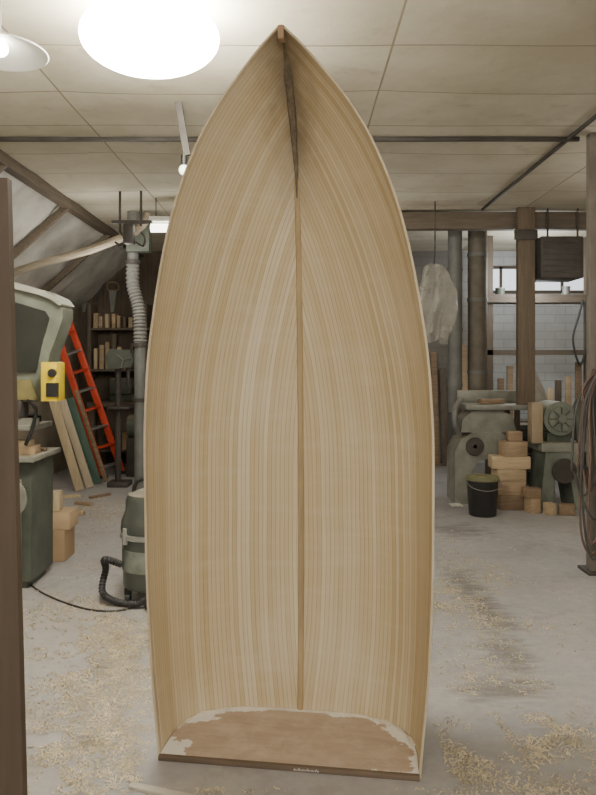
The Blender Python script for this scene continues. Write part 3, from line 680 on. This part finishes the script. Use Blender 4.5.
# ------------------------------------------------------------------ jointer
jt = thing('jointer', 'grey cast-iron planing machine with arched base, right of the boat behind the bucket', 'machine', (X(490, Yj), Yj+.25, 0))
def pl(L, Y_): return [(X(a, Y_), Z(b, Y_)) for a, b in L]
fy = HY + CH*F/Yj
MB().prism(pl([(455, fy), (455, 452), (461, 440), (474, 433), (502, 433), (516, 440), (524, 452), (524, fy), (512, fy), (510, 474), (502, 462), (490, 458), (478, 462), (470, 474), (468, fy)], Yj), Yj, Yj+.4).build('arched_base', M_cast, jt)
MB().prism(pl([(462, 433), (464, 420), (474, 411), (500, 410), (514, 416), (518, 433)], Yj), Yj+.05, Yj+.38).build('head', M_cast, jt)
MB().bb(X(466, Yj), X(536, Yj), Yj-.02, Yj+.42, Z(410, Yj), Z(405, Yj), .004).build('table', M_galv, jt)
MB().bb(X(466, Yj), X(528, Yj), Yj+.38, Yj+.42, Z(405, Yj), Z(392, Yj), .004).build('fence', M_cast, jt)
MB().lathe([(.075, 0), (.09, 0), (.095, .01), (.09, .02), (.075, .02)], (X(474, Yj), Yj-.03, Z(446, Yj)), 28, Matrix.Rotation(math.pi/2, 4, 'X')).cyl((X(474, Yj), Yj-.05, Z(446, Yj)), (X(474, Yj), Yj, Z(446, Yj)), .02).bar((X(474, Yj)-.08, Yj-.04, Z(446, Yj)), (X(474, Yj)+.08, Yj-.04, Z(446, Yj)), .015, .015).build('hand_wheel', M_iron, jt)
MB().tube([(X(462, Yj), Yj+.1, Z(436, Yj)), (X(456, Yj), Yj+.05, Z(424, Yj)), (X(458, Yj), Yj+.1, Z(408, Yj)), (X(466, Yj), Yj+.2, Z(400, Yj))], .03, 10, smooth=4).build('dust_spout', M_duct, jt)
tag(MB().box((X(495, Yj), Yj+.15, Z(405, Yj)+.030), (.26, .1, .05), (0, 0, .15), .003).build('wood_offcut', M_tan2), 'brown offcut lying on the planing machine table', 'wood offcut')
Yc = 8.05
o = thing('side_table', 'small dark table behind the planing machine carrying the cloth bag', 'table', (X(531, Yc), Yc, 0))
MB().bb(X(510, Yc), X(548, Yc), Yc-.22, Yc+.22, Z(404, Yc)-.04, Z(404, Yc)-.001).build('table_top', M_oldtimber, o)
for sx in (512, 546):
    for sy in (-.19, .19): MB().bb(X(sx, Yc)-.025, X(sx, Yc)+.025, Yc+sy-.025, Yc+sy+.025, 0, Z(404, Yc)-.04).build('leg', M_oldtimberZ, o)
m = MB(); m.lathe([(.02, .50), (.035, .46), (.03, .44), (.08, .33), (.14, .2), (.18, .06), (.175, 0), (0, 0)], (X(531, Yc), Yc, Z(404, Yc)), 32)
for v in m.bm.verts:
    if v.co.z > Z(404, Yc)+.01: v.co += noise.noise_vector(v.co*6)*.02
o = thing('dust_bag', 'pale grey cloth dust bag tied at the top, standing behind the planing machine table', 'bag', (X(531, Yc), Yc, Z(404, Yc)))
m.build('bag', mat('grey_cloth', (172, 168, 158), .9, var=.2, scale=12, stretch=(3, 3, .6), bump=.6), o)
MB().lathe([(.034, .44), (.042, .44), (.042, .46), (.034, .46)], (X(531, Yc), Yc, Z(404, Yc)), 20).build('tie', M_iron, o)

Yk = 7.0
fk = HY + CH*F/Yk
gm = thing('belt_driven_machine', 'grey-green machine with round motor and belt guard, left of the hanging cable loops', 'machine', (X(562, Yk), Yk+.2, 0))
MB().prism(pl([(540, fk), (546, 452), (580, 452), (588, fk), (576, fk), (570, 475), (556, 475), (552, fk)], Yk), Yk, Yk+.4).build('base', M_green, gm)
MB().bb(X(541, Yk), X(592, Yk), Yk-.02, Yk+.42, Z(452, Yk), Z(443, Yk), .006).build('bed', M_cast, gm)
q = P(562, 419, Yk)
MB().cyl((q.x, Yk+.04, q.z), (q.x, Yk+.4, q.z), .17, n=32).build('motor', M_green, gm)
MB().cyl((q.x, Yk+.01, q.z), (q.x, Yk+.05, q.z), .125, n=32).cyl((q.x, Yk-.02, q.z), (q.x, Yk+.02, q.z), .04).build('end_cap', M_green, gm)
for k in range(8):
    a = k*math.pi/4; MB().bar((q.x+.05*math.cos(a), Yk+.005, q.z+.05*math.sin(a)), (q.x+.115*math.cos(a), Yk+.005, q.z+.115*math.sin(a)), .012, .012).build('cooling_rib', M_green2, gm)
MB().bb(q.x-.12, q.x+.12, Yk+.08, Yk+.36, Z(444, Yk), Z(434, Yk)).build('motor_foot', M_green2, gm)
MB().prism(pl([(579, 400), (590, 404), (594, 440), (584, 446), (577, 440), (575, 412)], Yk), Yk-.01, Yk+.1).build('belt_guard', M_green2, gm)
MB().lathe([(.1, 0), (.12, 0), (.125, .01), (.12, .02), (.1, .02)], (X(562, Yk), Yk-.05, Z(470, Yk)), 28, Matrix.Rotation(math.pi/2, 4, 'X')).cyl((X(562, Yk), Yk-.07, Z(470, Yk)), (X(562, Yk), Yk+.01, Z(470, Yk)), .02).bar((X(562, Yk)-.11, Yk-.06, Z(470, Yk)), (X(562, Yk)+.11, Yk-.06, Z(470, Yk)), .015, .015).build('hand_wheel', M_iron, gm)

GB = 'wood blocks stacked in front of the planing machine'
Yw = 6.98
def blk(a0, a1, b0, b1, Y_, dpt, m_, label, rz=0.0, base=None):
    z0 = Z(b1, Y_) if base is None else base; h = Z(b0, Y_)-Z(b1, Y_)
    c = (X((a0+a1)/2, Y_), Y_+dpt/2, z0+h/2)
    o = MB().box(c, ((a1-a0)*Y_/F, dpt, h), (0, 0, rz), .004).build('wood_block', m_)
    tag(o, label, 'wood block', GB); return z0+h+.001
z = .001
z = blk(500, 524, 496, 511, Yw, .22, M_tan2, 'brown wood block at the bottom of the stack', .05, z)
z = blk(500, 527, 482, 496, Yw, .22, M_tan, 'tan wood block second from the bottom of the stack', -.08, z)
z = blk(497, 526, 470, 482, Yw, .2, M_paleX, 'honey-coloured wood block third from the bottom of the stack', .1, z)
z = blk(493, 531, 457, 469, Yw, .2, mat('bright_offcut', (194, 173, 141), .7, var=.15, stretch=(1, 10, 10)), 'widest bright tan block, fourth from the bottom of the stack', -.04, z)
z = blk(504, 527, 441, 456, Yw, .18, M_tan, 'square tan block lying second from the top of the stack', .15, z)
z = blk(509, 523, 431, 441, Yw, .12, M_tan2, 'small brown block on the very top of the stack', -.1, z)
z = blk(529, 540, 498, 513, Yw-.16, .12, M_tan, 'tan block on the floor just right of the stack', .3, .001)
z = blk(526, 541, 487, 497, Yw-.16, .12, M_tan2, 'small brown block lying on the floor block right of the stack', .1, z)
z = blk(547, 556, 500, 512, Yw-.24, .1, M_paleX, 'small cube of wood on the floor before the belt machine', .3, .001)
z = blk(561, 576, 503, 514, Yw-.25, .1, M_tan2, 'brown block lying on the floor nearest the cable loops', -.3, .001)
z = blk(532, 543, 401, 441, Yk-.015, .14, wood('box_tan', (168, 150, 124), 'Z', .1), 'upright tan box standing on the bed of the belt-driven machine', 0, Z(443, Yk)+.001)

by = 6.78; bx = X(482.5, by)
bk = thing('bucket', 'black plastic bucket of wood shavings on the floor right of the boat', 'bucket', (bx, by, 0))
MB().lathe([(0, 0), (.125, 0), (.13, .01), (.150, .34), (.155, .345), (.155, .365), (.148, .365), (.143, .34), (.12, .03), (0, .03)], (bx, by, 0)).build('body', M_black, bk)
MB().lathe([(.155, .34), (.160, .345), (.160, .368), (.156, .372), (.150, .366)], (bx, by, 0)).build('rim', mat('bucket_rim', (122, 120, 88), .5, var=.2), bk)
MB().tube([(bx-.16, by, .34), (bx-.14, by-.13, .29), (bx, by-.18, .26), (bx+.14, by-.13, .29), (bx+.16, by, .34)], .004, 6).build('handle', M_galv, bk)
m = MB(); m.lathe([(.142, .30), (.12, .335), (.06, .36), (0, .37)], (bx, by, 0), 40); m.jitter(.012, 30)
tag(m.build('bucket_shavings', mat('shaving_heap', (192, 177, 140), .9, var=.3, scale=60, bump=1.0)), 'heap of pale shavings inside the black bucket', 'shavings', kind='stuff')
for a, b, s_, lb in ((461, 491, .09, 'small white paper scrap on the floor left of the bucket, farther one'), (456, 506, .12, 'larger crumpled white paper left of the bucket')):
    m = MB(); y_ = G(b); n = 6; gg = [[m.bm.verts.new((X(a, y_)+s_*(i/n-.5), y_+1.4*s_*(j/n-.5), .008+.022*abs(noise.noise(Vector((i*.8+a, j*.8, b)))))) for j in range(n+1)] for i in range(n+1)]
    for i in range(n):
        for j in range(n): m.bm.faces.new((gg[i][j], gg[i+1][j], gg[i+1][j+1], gg[i][j+1]))
    tag(m.build('paper_scrap', M_white), lb, 'paper')

tag(MB().bar((X(130, 2.45), 2.46, .006), (X(215, 2.4), 2.36, .006), .03, .01, .001).build('wood_strip', wood('pale_strip', (204, 198, 185), 'X', .08)), 'pale thin wood strip lying on the floor before the transom', 'wood strip')

# ------------------------------------------------------------------ shavings
def shavings(n, region, name, label, sz=(.004, .026)):
    m = MB()
    for _ in range(n):
        x, y = region()
        if x is None: continue
        L = (sz[0]+(sz[1]-sz[0])*R()**2)*(.8+.25*y/3); w = U(.002, .006)*(.8+.25*y/3); a = U(0, 6.28); cur = U(.2, 3.5); k = 4
        d = Vector((math.cos(a), math.sin(a), 0)); s_ = Vector((-d.y, d.x, 0)); bend = U(-2.0, 2.0)
        prev = None
        for i in range(k+1):
            t = i/k-.5; h = .002+L*.25*(.25-t*t)*cur*2
            c = Vector((x, y, h))+d*(L*t)+s_*(bend*L*(t*t))
            p = (m.bm.verts.new(c-s_*w/2), m.bm.verts.new(c+s_*w/2+Vector((0, 0, U(0, .003)))))
            if prev: m.bm.faces.new((prev[0], prev[1], p[1], p[0]))
            prev = p
    o = m.build(name, mat('wood_shaving', (206, 193, 164), .85, var=.3, scale=9), fix=False)
    return tag(o, label, 'shavings', kind='stuff')
def reg(cl, xlo, xhi):
    def f():
        c = random.choices(cl, [q[4] for q in cl])[0]
        px, py = random.gauss(c[0], c[2]), random.gauss(c[1], c[3])
        if py < 470: return None, None
        y = G(py); x = X(px, y)
        nn = noise.noise(Vector((x*1.8, y*1.8, 3))) + .6*noise.noise(Vector((x*6, y*6, 1))) + .5*noise.noise(Vector((x*15, y*15, 7)))
        if nn < U(-.25, .4): return None, None
        if 2.45 < y < 3.1 and -.56 < x < .55: return None, None
        if 8.1 < y or x < max(XL+.1, xlo) or x > min(XR-.1, xhi): return None, None
        return x, y
    return f
shavings(21000, reg([(80, 622, 40, 16, 2.8), (105, 665, 35, 22, 2.2), (70, 705, 45, 30, 2.4), (90, 760, 45, 30, 3), (95, 512, 22, 9, 1.0), (130, 640, 16, 14, 1), (110, 545, 35, 20, .6), (145, 760, 20, 20, .8), (220, 789, 40, 5, .5)], -9, -.02), 'wood_shavings', 'fine pale sawdust and curled shavings on the floor left of the boat')
shavings(15000, reg([(470, 590, 22, 16, 1.5), (505, 625, 28, 20, 1.2), (470, 745, 35, 30, 2.2), (550, 755, 40, 28, 2.4), (500, 690, 50, 20, 1.2), (560, 730, 30, 24, 1.0), (445, 590, 10, 25, .8), (465, 560, 30, 14, .5), (550, 610, 30, 25, .5)], .02, 9), 'wood_shavings', 'fine pale sawdust and curled shavings on the floor right of the boat')

# ------------------------------------------------------------------ lamps, room lights and added fill
c = (X(150, 3.1), 3.1, 2.93)
gl = thing('ceiling_lamp', 'opal ceiling lamp enlarged to the size of its glare, at upper left of the boat', 'lamp', c)
MB().sph(c, .18, (1.7, 1.45, .85), 48).build('glare_globe', emit('globe_glow', (1, .95, .83), 75), gl)  # wide flattened shape and strong glow imitate the lamp's glare
MB().lathe([(.07, 0), (.08, -.02), (.08, -.03), (.0, -.03)], (c[0], c[1], CZ), 28).build('ceiling_rose', M_white, gl)
c2 = Vector((X(0, 3.0), 3.0, Z(52, 3.0)))
sh = thing('shade_lamp', 'white enamel shade lamp hanging at the top left corner', 'lamp', c2)
MB().lathe([(.03, .065), (.05, .06), (.11, .04), (.20, 0), (.195, -.004), (.105, .032), (.03, .05)], c2, 40).build('shade', M_white, sh)
MB().sph(c2+Vector((0, 0, .015)), .035, n=20).build('bulb', emit('shade_bulb', (1, .93, .8), 30), sh)
MB().cyl(c2+Vector((0, 0, .06)), (c2.x, c2.y, CZ), .004).build('cord', M_galv, sh)
q = P(184, 170, 4.3)
pb = thing('pendant_bulb', 'small bare bulb hanging on a stem by the left edge of the boat', 'lamp', q)
MB().sph(q, .032, n=16).build('bulb', emit('bulb_glow', (1, .95, .85), 3), pb)
MB().cyl(q+Vector((0, 0, .03)), q+Vector((0, 0, .09)), .02).build('holder', M_black, pb)
MB().bar(q+Vector((.02, 0, .09)), (X(178, 4.3), 4.3, CZ), .04, .03).build('stem', M_iron, pb)

def area(loc, rot, sx, sy, e, col=(1, .94, .83)):
    l = bpy.data.lights.new('room_and_fill_light', 'AREA'); l.shape = 'RECTANGLE'; l.size = sx; l.size_y = sy; l.energy = e; l.color = col
    o = bpy.data.objects.new('room_and_fill_light', l); COL.objects.link(o); o.location = loc; o.rotation_euler = rot
def point(loc, e, r=.3, col=(1, .94, .83)):  # unseen points added as soft fill for ceiling, hull and far ends
    l = bpy.data.lights.new('room_and_fill_light', 'POINT'); l.shadow_soft_size = r; l.energy = e; l.color = col
    o = bpy.data.objects.new('room_and_fill_light', l); COL.objects.link(o); o.location = loc
area((-.3, -1.0, 3.0), (math.radians(15), 0, 0), 2.4, .8, 92)
area((.6, -3.2, 2.6), (math.radians(60), 0, 0), 3.0, 1.2, 86)
point((c[0], c[1]-.1, 2.68), 34, .12)  # unseen point that boosts the ceiling lamp's light around it
point((1.6, .6, 2.5), 16, .4)
point((-1.9, 6.9, 2.3), 25, .3)
point((3.2, 5.2, 2.4), 26, .3)
point((2.9, 8.6, 2.5), 46, .3, (.96, .98, 1))
point((.3, 7.0, 2.4), 16, .3)
w = bpy.data.worlds.new('World'); bpy.context.scene.world = w; w.use_nodes = True
w.node_tree.nodes['Background'].inputs[0].default_value = (.5, .5, .5, 1); w.node_tree.nodes['Background'].inputs[1].default_value = .3

cam = bpy.data.cameras.new('camera'); co = bpy.data.objects.new('camera', cam); COL.objects.link(co)
co.location = (0, 0, CH); co.rotation_euler = (math.pi/2, 0, 0)
cam.sensor_fit = 'VERTICAL'; cam.sensor_height = 36; cam.sensor_width = 36; cam.lens = 36*F/795; cam.shift_y = -37.5/795
cam.clip_start = .05
bpy.context.scene.camera = co
